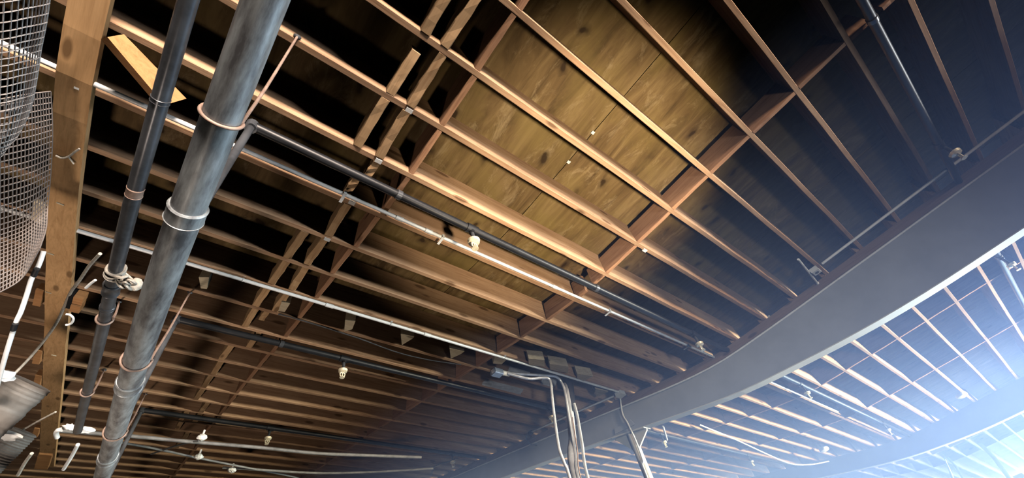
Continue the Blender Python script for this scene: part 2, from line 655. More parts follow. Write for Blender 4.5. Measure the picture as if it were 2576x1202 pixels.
# pale wedges nailed in the bay beside the strapped conduit
for tri in ([(500, 697), (526, 697), (520, 727), (505, 725)], [(708, 760), (730, 763), (716, 785), (700, 782)],
            [(868, 806), (894, 808), (886, 828), (866, 834)], [(1008, 840), (1042, 846), (1040, 850), (1011, 868)],
            [(1131, 876), (1168, 884), (1160, 890), (1134, 902)], [(1245, 896), (1275, 904), (1262, 916), (1240, 914)],
            [(1330, 902), (1370, 905), (1370, 922), (1330, 918)], [(1383, 915), (1430, 922), (1428, 938), (1384, 930)],
            [(1452, 940), (1492, 946), (1470, 958), (1452, 952)], [(1498, 978), (1530, 985), (1504, 998), (1495, 990)]):
    pts = [at_roof(q, 0.022) for q in tri]
    cen = sum(pts, Vector((0, 0, 0))) / len(pts)
    pts = sorted(pts, key=lambda p: math.atan2(p.y - cen.y, p.x - cen.x))
    MB().prism(pts, (0, 0, 0.12)).build('wedge_block', 'pale', ceiling)

# ------------------------------------------------------------------ beams
def lerp_table(tab, y):
    if y <= tab[0][0]:
        return tab[0][1]
    for (a, va), (b, vb) in zip(tab, tab[1:]):
        if y <= b:
            t = (y - a) / (b - a)
            t = t * t * (3 - 2 * t) if False else t
            return va + (vb - va) * t
    return tab[-1][1]


def sweep(xs, zf, y0, y1, n):
    """xs: (near, far); zf(y) -> (bottom, top)."""
    v, f = [], []
    for i in range(n + 1):
        y = y0 + (y1 - y0) * i / n
        b, t = zf(y)
        v += [(xs[0], y, b), (xs[1], y, b), (xs[1], y, t), (xs[0], y, t)]
    for i in range(n):
        for a in range(4):
            c = (a + 1) % 4
            f.append((i * 4 + a, i * 4 + c, i * 4 + 4 + c, i * 4 + 4 + a))
    f += [(0, 3, 2, 1), (n * 4, n * 4 + 1, n * 4 + 2, n * 4 + 3)]
    return MB().add(v, f)


DT = [(-4, .655), (-1.05, .667), (-.59, .675), (-.18, .667), (.29, .642), (.72, .60), (1.33, .535), (1.95, .478), (2.5, .46), (3.47, .45), (9, .43)]
def depth1(y):
    return sum(lerp_table(DT, y + e) for e in (-.3, -.15, 0, .15, .3)) / 5


beam = empty('roof_beam', (BX + BW / 2, 3.2, 0), 'deep grey painted beam with brown nailer crossing right half, carried by the post', 'beam', 'roof beams')
sweep((BX, BX + BW), lambda y: (roof(y) - depth1(y), roof(y) - 0.09), -3.6, 9.5, 60).build('beam_body', 'grey', beam)
sweep((BX - 0.012, BX + BW + 0.012), lambda y: (roof(y) - 0.10, roof(y) - 0.002), -3.6, 9.5, 60).build('nailer', 'nailer', beam)
sweep((BX - 0.008, BX + BW + 0.008), lambda y: (roof(y) - depth1(y) - 0.010, roof(y) - depth1(y)), -3.6, 9.5, 60).build('bottom_plate', 'lightgrey', beam)  # underside paler than the body's grey: strong light put into the colour
MB().tube([(BX - 0.016, y, roof(y) - 0.115) for y in [-3.6 + 13 * i / 60 for i in range(61)]], 0.012, 8).build('edge_strip', 'emt', beam, smooth=True)

tag(beam, kind='thing')
beam2 = empty('roof_beam', (B2 + BW2 / 2, 1, 0), 'hazy blue-grey beam farther away in the lower right corner', 'beam', 'roof beams')
tag(beam2, kind='thing')
D2 = [(-4, .43), (-.3, .445), (.38, .435), (1.05, .385), (1.7, .33), (2.5, .33), (8, .33)]
def depth2(y):
    return sum(lerp_table(D2, y + e) for e in (-.3, -.15, 0, .15, .3)) / 5
sweep((B2, B2 + BW2), lambda y: (roof(y) - depth2(y), roof(y) - 0.002), -3.6, 7.5, 50).build('beam_body', 'grey', beam2)
sweep((B2 - 0.008, B2 + BW2 + 0.008), lambda y: (roof(y) - depth2(y) - 0.010, roof(y) - depth2(y)), -3.6, 7.5, 50).build('bottom_plate', 'lightgrey', beam2)  # light put into the underside colour here too

# post with its gusseted cap under the first beam
PY = 3.27
px_ = BX + BW / 2
zb = roof(PY) - depth1(PY) - 0.010
post = empty('steel_post', (px_, PY, 0), 'grey steel post with flared gusset cap under the beam', 'post')
MB().tube([(px_, PY, 0.0), (px_, PY, zb - 0.012)], 0.055, 20).build('shaft', 'lightgrey', post, smooth=True)
MB().box((px_ - .12, PY - .12, 0), (px_ + .12, PY + .12, .015)).build('base_plate', 'lightgrey', post)
slope = (roof(PY + .3) - depth1(PY + .3) - roof(PY - .3) + depth1(PY - .3)) / .6
cp = []
for dy, dz in ((-.27, 0), (.27, 0), (.27, -.012), (-.27, -.012)):
    cp.append((px_ - .075, PY + dy, zb + slope * dy + dz))
MB().prism(cp, (.15, 0, 0)).build('cap_plate', 'lightgrey', post)
for s in (-1, 1):
    tri = [(px_ - .012, PY + s * .05, zb + slope * s * .05 - .012), (px_ - .012, PY + s * .26, zb + slope * s * .26 - .012), (px_ - .012, PY + s * .26, zb + slope * s * .26 - .03), (px_ - .012, PY + s * .05, zb - .22)]
    MB().prism(tri, (.024, 0, 0)).build('gusset', 'lightgrey', post)
plate = [(BX - .014, PY - .16, zb + .03), (BX - .014, PY + .2, zb + slope * .2 + .03), (BX - .014, PY + .18, zb + .14), (BX - .014, PY - .12, zb + .12)]
MB().prism(plate, (.012, 0, 0)).build('side_plate', 'grey', post)
# conduit clinging to beam and post
pc = [at_x((1560, 1000), BX - .03), at_x((1566, 1040), BX - .03), at_x((1580, 1066), BX - .035), at_x((1602, 1115), BX - .035), at_x((1618, 1160), BX - .03), at_x((1634, 1215), BX - .03)]
pc.append(Vector((pc[-1].x, pc[-1].y, .8)))
tag(MB().tube(smooth_path(pc, 5), .012, 8).build('conduit', 'emt', smooth=True), 'thin grey conduit running down the beam face and the post', 'conduit')

# ------------------------------------------------------------------ sprinkler main, its hangers and branch lines
MD = roof(0.9) - CZ - 1.5                  # how far the main hangs below the joists
a, b = at_roof((668, 0), MD), at_roof((262, 1180), MD)
def main_x(y):
    return a.x + (b.x - a.x) * (y - a.y) / (b.y - a.y)
def main_p(y):
    return Vector((main_x(y), y, roof(y) - MD))
MR = 0.057
yy = [-1.6 + 10.2 * i / 70 for i in range(71)]
main = MB().tube([main_p(y) for y in yy], MR, 28).build('sprinkler_main', 'iron', smooth=True)
tag(main, 'thick grey iron pipe crossing the left side from top to bottom', 'pipe')


def collar(par, y, L, r, pf, mat, name='coupling'):
    c = pf(y)
    t = (pf(y + .05) - pf(y - .05)).normalized()
    return MB().tube([c - t * L / 2, c - t * L * .42, c - t * L * .4, c + t * L * .4, c + t * L * .42, c + t * L / 2],
                     [r * .93, r, r * .96, r * .96, r, r * .93], 28).build(name, mat, par, smooth=True)


def y_on(px, d):
    return at_roof(px, d).y


yc = y_on((483, 540), MD)
collar(main, yc, .075, MR * 1.16, main_p, 'iron')
for px in ((330, 965), (268, 1150)):
    collar(main, y_on(px, MD), .11, MR * 1.14, main_p, 'iron')


def hanger(par, y, top, pf, r, label=None):
    """Rod from the joist, bent once around the pipe."""
    c = pf(y)
    t = (pf(y + .05) - pf(y - .05)).normalized()
    sx = Vector((1, 0, 0))
    up = t.cross(sx)
    if up.z < 0:
        up = -up
    loop = []
    for k in range(15):
        an = math.radians(28 - k * 236 / 14)
        loop.append(c + (sx * math.cos(an) + up * math.sin(an)) * (r + .006))
    pts = [Vector(top), Vector(top) * .3 + loop[0] * .7 + Vector((.004, 0, 0))] + loop
    o = MB().tube(smooth_path(pts, 3), .0062, 8).build('hanger_rod', 'rod', par, smooth=True)
    p = Vector(top)
    MB().ball(p, .016, 1.3, .8, 1).build('anchor', 'darkiron', o)
    return o


hanger(main, y_on((575, 300), MD), at_roof((748, 92), -.01), main_p, MR)
hanger(main, y_on((352, 905), MD), at_roof((478, 735), 0), main_p, MR)
hanger(main, y_on((300, 1085), MD), at_roof((366, 990), 0), main_p, MR)


def head(par, p):
    """Pendant sprinkler: drop, cup, frame arms, deflector."""
    x, y, z = p
    k = 1.4
    hd = MB().tube([(x, y, z), (x, y, z - .065 * k)], .011 * k, 10).build('drop_nipple', 'darkiron', par, smooth=True)
    MB().tube([(x, y, z - .060 * k), (x, y, z - .066 * k), (x, y, z - .082 * k), (x, y, z - .088 * k)], [.016 * k, .034 * k, .030 * k, .014 * k], 16).build('escutcheon', 'brass', hd, smooth=True)
    fr = MB()
    for s in (-1, 1):
        fr.tube([(x + s * .006 * k, y, z - .086 * k), (x + s * .018 * k, y, z - .097 * k), (x + s * .016 * k, y, z - .114 * k), (x + s * .003 * k, y, z - .128 * k)], .0045 * k, 6)
    fr.tube([(x, y, z - .086 * k), (x, y, z - .126 * k)], .004 * k, 6)
    fr.build('frame', 'brass', hd, smooth=True)
    MB().tube([(x, y, z - .126 * k), (x, y, z - .130 * k)], .018 * k, 12).build('deflector', 'brass', hd)
    return hd


def branch(y, xa, xb, heads, label, tees=()):
    z = roof(y) - .036
    r = .029
    o = MB().tube([(xa + (xb - xa) * i / 12, y, z) for i in range(13)], r, 18).build('sprinkler_branch', 'black', smooth=True)
    tag(o, label, 'pipe', 'black sprinkler branch lines')
    for hx in heads:
        MB().tube([(hx - .05, y, z), (hx - .048, y, z), (hx + .048, y, z), (hx + .05, y, z)], [r, r * 1.25, r * 1.25, r], 18).build('tee', 'black', o, smooth=True)
        MB().tube([(hx, y, z), (hx, y, z - .05)], r * .8, 14).build('tee_outlet', 'black', o, smooth=True)
        head(o, (hx, y, z - .045))
    for tx in tees:
        MB().tube([(tx - .02, y, z), (tx - .018, y, z), (tx + .018, y, z), (tx + .02, y, z)], [r, r * 1.18, r * 1.18, r], 18).build('coupling', 'darkiron', o, smooth=True)
    # riser up from the main
    c = main_p(y)
    if xa < .5:
        rs = MB().tube([(c.x + .012, y, c.z + .02), (c.x + .012, y, z)], .021, 14).build('riser', 'darkiron', o, smooth=True)
        MB().tube([(c.x + .012, y, z - .035), (c.x + .012, y, z + .02)], .034, 16).build('riser_elbow', 'darkiron', rs, smooth=True)
        MB().tube([(c.x + .012, y, c.z + .04), (c.x + .012, y, c.z + .085)], .03, 16).build('outlet_collar', 'darkiron', rs, smooth=True)
    return o


xm = main_x(1.5)
branch(1.498, xm, 12.6, (1.39, 4.42, 7.25, 10.9), 'black sprinkler branch line beside the bright conduit, brass head near image centre', (.78, 2.80))
branch(3.86, main_x(3.86), 12.6, (1.42, 4.42, 7.1, 10.2), 'black sprinkler branch line low in the picture beyond the pale wedges', (.78,))
branch(6.32, main_x(6.3), 5.15, (1.42, 4.42), 'farthest black sprinkler branch line near the bottom edge', ())
branch(-1.25, 1.2, 12.6, (4.46, 7.2), 'black sprinkler branch line in the dark upper right bays', (2.75,))

# smaller iron pipe beside the main
SD = roof(0.9) - CZ - 1.75
qa, qb = at_roof((474, 0), SD), at_roof((222, 975), SD)
def small_p(y):
    t = (y - qa.y) / (qb.y - qa.y)
    return Vector((qa.x + (qb.x - qa.x) * t + .018 * math.sin(t * math.pi), y, roof(y) - SD))
yend = y_on((205, 1085), SD)
small = MB().tube([small_p(-1.6 + (yend + 1.6) * i / 50) for i in range(51)], .029, 20).build('iron_pipe', 'darkiron', smooth=True)
tag(small, 'thin dark iron pipe between the wooden plank and the thick grey pipe', 'pipe')
collar(small, y_on((413, 255), SD), .02, .0315, small_p, 'darkiron')
collar(small, y_on((322, 475), SD), .05, .0305, small_p, 'rod', 'rusty_band')
collar(small, y_on((268, 722), SD), .10, .037, small_p, 'darkiron')
collar(small, y_on((262, 770), SD), .03, .033, small_p, 'darkiron')
hy = y_on((257, 800), SD)
hanger(small, hy, at_roof((300, 758), 0), small_p, .029)
hanger(small, y_on((222, 985), SD), at_roof((262, 930), 0), small_p, .029)
ky = y_on((287, 683), SD)
kp = small_p(ky)
rope = MB()
for k in range(4):
    rope.ring(kp + Vector((0, (k - 1.5) * .016, 0)), (random.uniform(-.3, .3), 1, random.uniform(-.3, .3)), .034, .0075, 18, 6)
for k in range(5):
    p0 = kp + Vector((.01 + .01 * k, random.uniform(-.03, .03), -.033))
    rope.tube(smooth_path([p0, p0 + Vector((.03, random.uniform(-.04, .02), -.02)), p0 + Vector((.045, random.uniform(-.02, .06), .0)), p0 + Vector((.02, .05, .015))], 4), .007, 6)
ro = rope.build('rope_tie', 'rope', origin=kp, smooth=True)
tag(ro, 'pale frayed rope knotted around the thin iron pipe', 'rope')
bp_ = at_roof((340, 716), SD - .05)
bl = MB().ball(bp_, .032, 1, 1, 1.1, 12, 8, .12).tube([bp_ + Vector((-.01, 0, .02)), bp_ + Vector((-.09, -.03, .05)), kp + Vector((.02, 0, .03))], .006, 6).build('wad', 'rope', origin=bp_, smooth=True)
tag(bl, 'small grey wad of cloth hanging beside the rope knot', 'cloth wad')

# ------------------------------------------------------------------ conduits
CY = 1.688
c1 = MB().tube([(X0 + (9.2 - X0) * i / 10, CY, roof(CY) - .022) for i in range(11)], .0135, 14).build('conduit', 'emt', smooth=True)
tag(c1, 'long bright metal conduit beside a joist through the middle of the ceiling', 'conduit', 'ceiling conduits')
for px in ((1005, 545), (1078, 578), (1395, 720)):
    X = at_y(px, CY).x
    MB().tube([(X - .03, CY, roof(CY) - .022), (X + .03, CY, roof(CY) - .022)], .0175, 14).build('coupling', 'emt', c1, smooth=True)
for X in (-.9, .48, 1.25, 3.2, 4.6):
    MB().box((X - .01, CY - .018, roof(CY) - .04), (X + .01, jy(9), roof(CY) - .036)).box((X - .01, CY - .02, roof(CY) - .04), (X + .01, CY - .016, roof(CY) - .006)).build('strap', 'emt', c1)
C2 = 2.985
c2 = MB().tube([(X0 + (4.92 - X0) * i / 8, C2, roof(C2) - .016) for i in range(9)], .0145, 14).build('conduit', 'emt', smooth=True)
tag(c2, 'bright metal conduit strapped under a joist from left plank to the corner box', 'conduit', 'ceiling conduits')
for px in ((828, 773), (1075, 850)):
    X = at_y(px, C2).x
    MB().tube([(X - .035, C2, roof(C2) - .016), (X + .035, C2, roof(C2) - .016)], .0185, 14).build('coupling', 'emt', c2, smooth=True)
for X in (-1.2, .2, 1.5, 2.9, 4.1):
    MB().box((X - .01, C2 - .03, roof(C2) - .003), (X + .01, C2 + .03, roof(C2))).ring((X, C2, roof(C2) - .016), (1, 0, 0), .0165, .003, 14, 5).build('strap', 'emt', c2)
bc = at_roof((1560, 990), .03)
bx_ = MB().box((bc.x - .05, bc.y - .05, bc.z - .03), (bc.x + .05, bc.y + .05, bc.z + .03), .006).build('junction_box', 'emt', origin=bc)
tag(bx_, 'grey square junction box where conduits meet at the beam above the post', 'junction box', 'junction boxes')
MB().box((bc.x - .055, bc.y - .055, bc.z - .036), (bc.x + .055, bc.y + .055, bc.z - .03)).build('cover', 'lightgrey', bx_)

# conduits along the top of the beam
UX = 4.90
up = MB().tube([(UX, y, roof(y) - .02) for y in [-3.5 + 3.58 * i / 12 for i in range(13)]], .014, 10).build('conduit', 'emt', smooth=True)
tag(up, 'grey conduit along the beam from the upper right edge to a small box', 'conduit', 'conduits along the beam')
ub = at_roof((2050, 680), .02)
ubo = MB().box((ub.x - .045, ub.y - .04, ub.z - .03), (ub.x + .045, ub.y + .04, ub.z + .02), .005).build('junction_box', 'emt', origin=ub)
tag(ubo, 'small square box on the joists at the end of the upper conduit', 'junction box', 'junction boxes')
MB().tube([(ub.x, ub.y, ub.z - .031), (ub.x, ub.y, ub.z - .034)], .02, 12).build('knockout', 'darkiron', ubo)
s0, s1 = at_roof((2008, 652), .02), at_roof((2056, 712), .02)
st_ = MB().tube([s0, s1], .012, 8).build('conduit', 'emt', smooth=True)
tag(st_, 'short grey conduit stub beside the small box near the beam', 'conduit')
MB().ball(s1, .018).build('end_fitting', 'emt', st_)
lo = MB().tube([(4.95, y, roof(y) - .025) for y in [3.1 + 1.72 * i / 8 for i in range(9)]], .013, 10).build('conduit', 'emt', smooth=True)
tag(lo, 'grey conduit along the beam left of the post, ending in a black elbow', 'conduit', 'conduits along the beam')
e = Vector((4.95, 4.84, roof(4.84) - .025))
MB().box((e.x - .025, e.y - .03, e.z - .03), (e.x + .025, e.y + .04, e.z + .02), .004).build('elbow', 'black', lo)
MB().tube(smooth_path([e, e + Vector((.02, .14, -.0)), e + Vector((.12, .2, -.07)), e + Vector((.21, .13, -.13))], 6), .009, 8).build('flex_tail', 'darkiron', lo, smooth=True)

# box and bundle of conduits dropping near the post
jb = at_roof((1250, 937), .06)
jbo = MB().box((jb.x - .06, jb.y - .05, jb.z - .035), (jb.x + .06, jb.y + .05, jb.z + .035), .008).build('junction_box', 'box', origin=jb)
tag(jbo, 'blue-grey junction box hanging under the joists left of the conduit bundle', 'junction box', 'junction boxes')
MB().box((jb.x - .075, jb.y - .03, jb.z - .02), (jb.x - .058, jb.y + .01, jb.z + .02)).build('cover', 'chrome', jbo)
MB().tube([(jb.x + .05, jb.y - .02, jb.z), (jb.x + .16, jb.y - .03, jb.z)], .03, 12).build('connector', 'lightgrey', jbo, smooth=True)

DY = 3.05
def drop(pxs, r, mat, label, n=6):
    pts = [at_y(q, DY) if not isinstance(q, Vector) else q for q in pxs]
    pts.append(Vector((pts[-1].x, pts[-1].y, max(.05, pts[-1].z - 1.2))))
    o = MB().tube(smooth_path(pts, n), r, 14).build('conduit', mat, smooth=True)
    return tag(o, label, 'conduit', 'conduits dropping beside the post')


j1 = Vector((jb.x + .12, jb.y - .03, jb.z + .005))
j2 = Vector((jb.x + .12, jb.y - .05, jb.z - .012))
drop([j1, at_y((1320, 941), DY + .12), at_y((1370, 944), DY + .04), at_y((1398, 947), DY), at_y((1412, 960), DY), at_y((1421, 985), DY), at_y((1430, 1040), DY), at_y((1447, 1140), DY), at_y((1458, 1215), DY)],
     .016, 'chrome', 'bright conduit bending down from the blue-grey box, middle of the bundle')
drop([j2, at_y((1330, 952), DY + .1), at_y((1362, 950), DY + .03), at_y((1380, 952), DY), at_y((1386, 966), DY), at_y((1390, 1010), DY), at_y((1398, 1075), DY), at_y((1407, 1130), DY), at_y((1420, 1165), DY), at_y((1437, 1215), DY)],
     .017, 'chrome', 'leftmost kinked conduit of the bundle beside the post')
DY = 3.0
drop([at_y((1444, 1015), DY), at_y((1452, 1045), DY), at_y((1464, 1115), DY), at_y((1482, 1215), DY)], .018, 'chrome', 'rightmost straight conduit of the bundle beside the post')
DY = 3.02
drop([at_y((1440, 1050), DY), at_y((1452, 1130), DY), at_y((1464, 1215), DY)], .007, 'rod', 'thin reddish rod within the conduit bundle')
DY = 3.1
dp = [at_y((1424, 945), DY), at_y((1432, 1020), DY), at_y((1440, 1100), DY), at_y((1450, 1215), DY)]
dp.append(Vector((dp[-1].x, dp[-1].y, 1.2)))
dr = MB().tube(smooth_path(dp, 4), .045, 20).build('drain_pipe', 'chrome', smooth=True)
tag(dr, 'dark shiny drain pipe, thickest upright in the bundle beside the post', 'pipe')
MB().tube(smooth_path([at_y((1424, 935), DY), at_y((1432, 985), DY), at_y((1437, 1040), DY)], 4), [.075 - .025 * i / 8 for i in range(9)], 20).build('black_sleeve', 'blackblue', dr, smooth=True)

# bright foil patches on the joist sides: light reflections put in as pale sheets
for (xa, xb, j, z0, z1, lab) in ((3.28, 3.62, 13, .0, .14, 'bright foil patch painted on the joist side below the blue-grey box'), (3.85, 4.1, 13, .0, .13, 'bright foil patch painted on the joist side behind the conduit drops'), (3.2, 3.85, 14, .0, .10, 'long bright foil strip painted on the farther joist behind the box')):
    y = jy(j) - .0215
    mb = MB()
    v, f = [], []
    nx, nz = 10, 4
    for i in range(nx + 1):
        for k in range(nz + 1):
            v.append((xa + (xb - xa) * i / nx + random.uniform(-.008, .008) + .02 * (k - 2), y - random.uniform(.001, .006), roof(jy(j)) + z0 + (z1 - z0) * k / nz))
    for i in range(nx):
        for k in range(nz):
            q = i * (nz + 1) + k
            f.append((q, q + nz + 1, q + nz + 2, q + 1))
    o = mb.add(v, f).build('glint_patch', 'glint')
    sm = o.modifiers.new('thickness', 'SOLIDIFY')
    sm.thickness = .002
    tag(o, lab, 'glint', 'foil patches')

# thin cable along the joists and conduits far back
tag(MB().tube(smooth_path([at_roof(q, .012) for q in ((700, 790), (760, 806), (900, 850), (1000, 886), (1080, 905), (1160, 917))], 6), .006, 6).build('cable', 'darkiron', smooth=True),
    'thin dark cable sagging across joists under the wedge blocks', 'cable')
for pts, r, lab in ((((140, 1082), (330, 1097), (470, 1110), (660, 1126), (800, 1140), (950, 1146), (1060, 1150)), .022, 'thick dull conduit crossing far back low on the left'),
                    (((300, 1112), (400, 1130), (490, 1150), (600, 1172), (720, 1195), (760, 1206)), .014, 'thin conduit slanting down below the dull far conduit'),
                    (((560, 1176), (650, 1181), (740, 1187), (830, 1190), (960, 1186), (1090, 1178)), .018, 'pale conduit at the bottom edge ending near the beam'),
                    (((380, 1142), (440, 1122), (480, 1112), (500, 1108)), .010, 'short brace wire crossing the far conduits')):
    tag(MB().tube(smooth_path([at_roof(q, .35) for q in pts], 5), r, 8).build('conduit', 'dull', smooth=True), lab, 'conduit', 'far conduits')
for q, lab in (((500, 1148), 'small pale fitting on the slanting far conduit'), ((583, 1182), 'brass fitting hanging under the bottom far conduit'), ((508, 1100), 'pale fitting on the thick dull far conduit')):
    p = at_roof(q, .38)
    tag(MB().ball(p, .045, 1.2, 1, .8, 10, 6, .15).tube([p, p + Vector((0, 0, .09))], .012, 6).build('fitting', 'tag', origin=p), lab, 'fitting', 'far fittings')
cl_ = smooth_path([at_roof(q, .05) for q in ((1085, 1195), (1092, 1175), (1110, 1166), (1132, 1160), (1150, 1152))], 5)
tag(MB().tube(cl_, .012, 6).build('cable', 'darkiron', smooth=True), 'dark cable curling up to the lower end of the beam', 'cable')

# ------------------------------------------------------------------ plank under the joists at the left, with cleats and brace
def plank_px(px, d=.045):
    return at_roof(px, d)
BLt = [(172, 0), (150, 175), (132, 350), (115, 540), (109, 620), (103, 900), (100, 1175)]
BRt = [(278, 0), (262, 90), (225, 300), (205, 450), (190, 600), (170, 720), (155, 920), (138, 1175)]
PL = [plank_px(q) for q in BLt]
PR = [plank_px(q) for q in BRt]
def edge_fit(P):
    A = np.array([[1, p.y] for p in P])
    return np.linalg.lstsq(A, np.array([p.x for p in P]), rcond=None)[0]
ca, cb = edge_fit(PL), edge_fit(PR)
yE = PR[-1].y
v, f = [], []
n = 40
for i in range(n + 1):
    y = -1.2 + (yE + 1.2) * i / n
    xl, xr = ca[0] + ca[1] * y, cb[0] + cb[1] * y
    z = roof(y) - .002
    w = random.uniform(-.002, .002)
    v += [(xl + w, y, z - .043), (xr + w, y, z - .043), (xr + w, y, z), (xl + w, y, z)]
for i in range(n):
    for k in range(4):
        c = (k + 1) % 4
        f.append((i * 4 + k, i * 4 + c, i * 4 + 4 + c, i * 4 + 4 + k))
f += [(0, 3, 2, 1), (n * 4, n * 4 + 1, n * 4 + 2, n * 4 + 3)]
M['boardY'] = wood('plank_pine_lengthwise', (0.74, 0.47, 0.24), (0.52, 0.30, 0.14), (0.45, 0.26, 0.125), long_axis=1, rand=0.05)
plank = MB().add(v, f).build('plank', 'boardY')
tag(plank, 'long rough wooden plank nailed under the joists along the left side', 'plank')
def plank_x(y, s):
    return (ca[0] + ca[1] * y) * (1 - s) + (cb[0] + cb[1] * y) * s
for (py, side, wl_, hh) in ((530, -1, .05, .16), (745, -1, .045, .20), (895, -1, .05, .22), (960, -1, .05, .3), (1085, -1, .05, .22)):
    y = at_roof((105, py), .05).y
    x = plank_x(y, 0 if side < 0 else 1) + side * .005
    mb = MB()
    mb.box((x - wl_, y - hh / 2, roof(y) - .075), (x, y + hh / 2, roof(y) - .004))
    mb.build('cleat', 'pale' if py == 530 else 'brace', plank)
y = at_roof((195, 760), .07).y
x = plank_x(y, 1)
for k, (dy, h0, h1) in enumerate(((-.05, .012, .10), (.045, .022, .11))):
    MB().box((x + .035, y + dy - .045, roof(y) - h1), (x + .095, y + dy + .04, roof(y) - h0)).build('cleat', 'brace', plank)
MB().box((x + .004, y - .09, roof(y) - .09), (x + .034, y + .08, roof(y) - .01)).build('strap', 'black', plank)
yb_ = at_roof((120, 1150), .05).y
MB().box((plank_x(yb_, .0), yb_ - .2, roof(yb_) - .11), (plank_x(yb_, .85), yb_ + .25, roof(yb_) - .046)).build('end_block', 'brace', plank)
for q in ((152, 512), (122, 735), (128, 638), (136, 893)):
    p = at_roof(q, .047)
    MB().tube([p + Vector((-.018, 0, -.002)), p + Vector((.018, .004, -.002))], .004, 6).build('staple', 'pale', plank)
tw = smooth_path([at_roof(q, .052) for q in ((140, 391), (155, 397), (172, 394), (188, 382), (200, 374))], 5)
tag(MB().tube(tw, .0055, 6).tube([tw[10], tw[10] + Vector((.03, .035, -.004))], .004, 5).build('twine', 'rope', smooth=True), 'scrap of pale twine stapled across the wooden plank', 'twine')

# offcut brace leaning out from the plank
q4 = [at_roof((270, 93), .115), at_roof((312, 86), .02), at_roof((469, 248), .02), at_roof((414, 264), .115)]
nn = (q4[1] - q4[0]).cross(q4[3] - q4[0]).normalized()
if nn.z < 0:
    nn = -nn
mbr = MB().prism(q4, tuple(nn * .038))
br = mbr.build('brace', 'brace')
tag(br, 'short tapered orange offcut leaning out from the plank behind the pipes', 'wood offcut')

# ------------------------------------------------------------------ plastic netting at the left edge
def net(name, ctrl, nu, nv, r, label, mat='net', group=None):
    """ctrl: rows of control points; strands run both ways over the smooth sheet."""
    rows = [smooth_path(rw, 8) for rw in ctrl]
    cols = list(zip(*rows))
    surf = [smooth_path(list(c), 8) for c in cols]          # surf[u][v]
    U, V = len(surf) - 1, len(surf[0]) - 1

    def P(u, v):
        u, v = u * U, v * V
        i, j = min(int(u), U - 1), min(int(v), V - 1)
        a_, b_ = u - i, v - j
        return (surf[i][j] * (1 - a_) + surf[i + 1][j] * a_) * (1 - b_) + (surf[i][j + 1] * (1 - a_) + surf[i + 1][j + 1] * a_) * b_
    mb = MB()
    for i in range(nu + 1):
        mb.tube([P(i / nu, k / (nv * 1)) for k in range(nv + 1)], r, 4, cap=False)
    for j in range(nv + 1):
        mb.tube([P(k / nu, j / nv) for k in range(nu + 1)], r * 1.15, 4, cap=False)
    return tag(mb.build(name, mat, smooth=True), label, 'netting', group)


# near roll: turns away from us along its right edge
rows = []
for y, e0 in ((-40, 131), (60, 117), (130, 103), (200, 93), (280, 76), (345, 45), (385, 6)):
    rows.append([at_z((-70, y + 26), CZ + 1.62), at_z((e0 * .3 - 20, y + 18), CZ + 1.62), at_z((e0 * .55, y + 8), CZ + 1.68), at_z((e0 * .82, y + 2), CZ + 1.80), at_z((e0, y - 4), CZ + 2.0), at_z((e0 * .97, y - 10), CZ + 2.2)])
net('netting', rows, 17, 24, .0021, 'grey plastic netting bulging in the upper left corner', group='plastic netting')
rows = []
for y, e0, yl, zz in ((230, 128, 260, 2.3), (330, 132, 380, 2.3), (430, 128, 500, 2.32), (520, 120, 620, 2.34), (575, 116, 700, 2.2), (625, 100, 790, 2.05)):
    rows.append([at_z((-90, yl), CZ + zz - .25), at_z((-10, (yl * .7 + y * .3)), CZ + zz - .12), at_z((e0 * .55, (yl + y) / 2 - 8), CZ + zz), at_z((e0, y), CZ + zz + .05)])
net('netting', rows, 24, 36, .0026, 'darker sagging sheet of plastic netting left of the plank', 'darknet', group='plastic netting')

# ------------------------------------------------------------------ cords, plastic and clutter low on the left
def cord(pxs, z, r, label, mat='white', cat='cord', zs=None):
    pts = [at_z(q, CZ + (zs[i] if zs else z)) for i, q in enumerate(pxs)]
    return tag(MB().tube(smooth_path(pts, 6), r, 10).build('cord', mat, smooth=True), label, cat)


wc = cord(((110, 632), (97, 668), (80, 700), (66, 745), (52, 785), (40, 812), (18, 880), (4, 930), (-12, 990)), 1.9, .011, 'thick bluish-white cord hanging left of the plank', zs=(2.2, 2.15, 2.1, 2.05, 2.0, 1.95, 1.9, 1.88, 1.85))
for q0, q1, zz in (((93, 676), (84, 694), 2.12), ((39, 814), (33, 830), 1.94)):
    MB().tube([at_z(q0, CZ + zz), at_z(q1, CZ + zz - .01)], .013, 10).build('tape_band', 'black', wc, smooth=True)
cpx = ((252, 638), (225, 668), (200, 705), (178, 735), (160, 775), (142, 812), (112, 855), (70, 905), (26, 950))
cdd = (.20, .16, .11, .07, .053, .053, .06, .18, .34)
tag(MB().tube(smooth_path([at_roof(q, d) for q, d in zip(cpx, cdd)], 6), .0105, 10).build('cord', 'rope', smooth=True),
    'thin greyish cord crossing in front of the plank', 'cord')
cord(((166, 790), (176, 792), (184, 800), (182, 810), (174, 816), (166, 817)), 2.6, .008, 'white cord loop poking out right of the plank')
cord(((240, 704), (228, 713), (216, 724)), 2.6, .009, 'short scrap of white cord between plank and thin pipe')
cord(((-10, 1036), (30, 1012), (60, 990), (76, 976)), 2.2, .012, 'white cord slanting over the plastic bundle', 'rope')
cord(((-10, 1150), (20, 1105), (80, 1068), (140, 1036)), 2.3, .007, 'thin string stretched to the lower plank end', 'rope')
cord(((45, 1195), (62, 1165), (80, 1140)), 2.6, .014, 'pale stick at the bottom left under the plank', 'rope', 'stick')
cord(((196, 1118), (180, 1148), (160, 1180)), 2.6, .016, 'pale rod hanging below the end of the thin iron pipe', 'emt', 'rod')
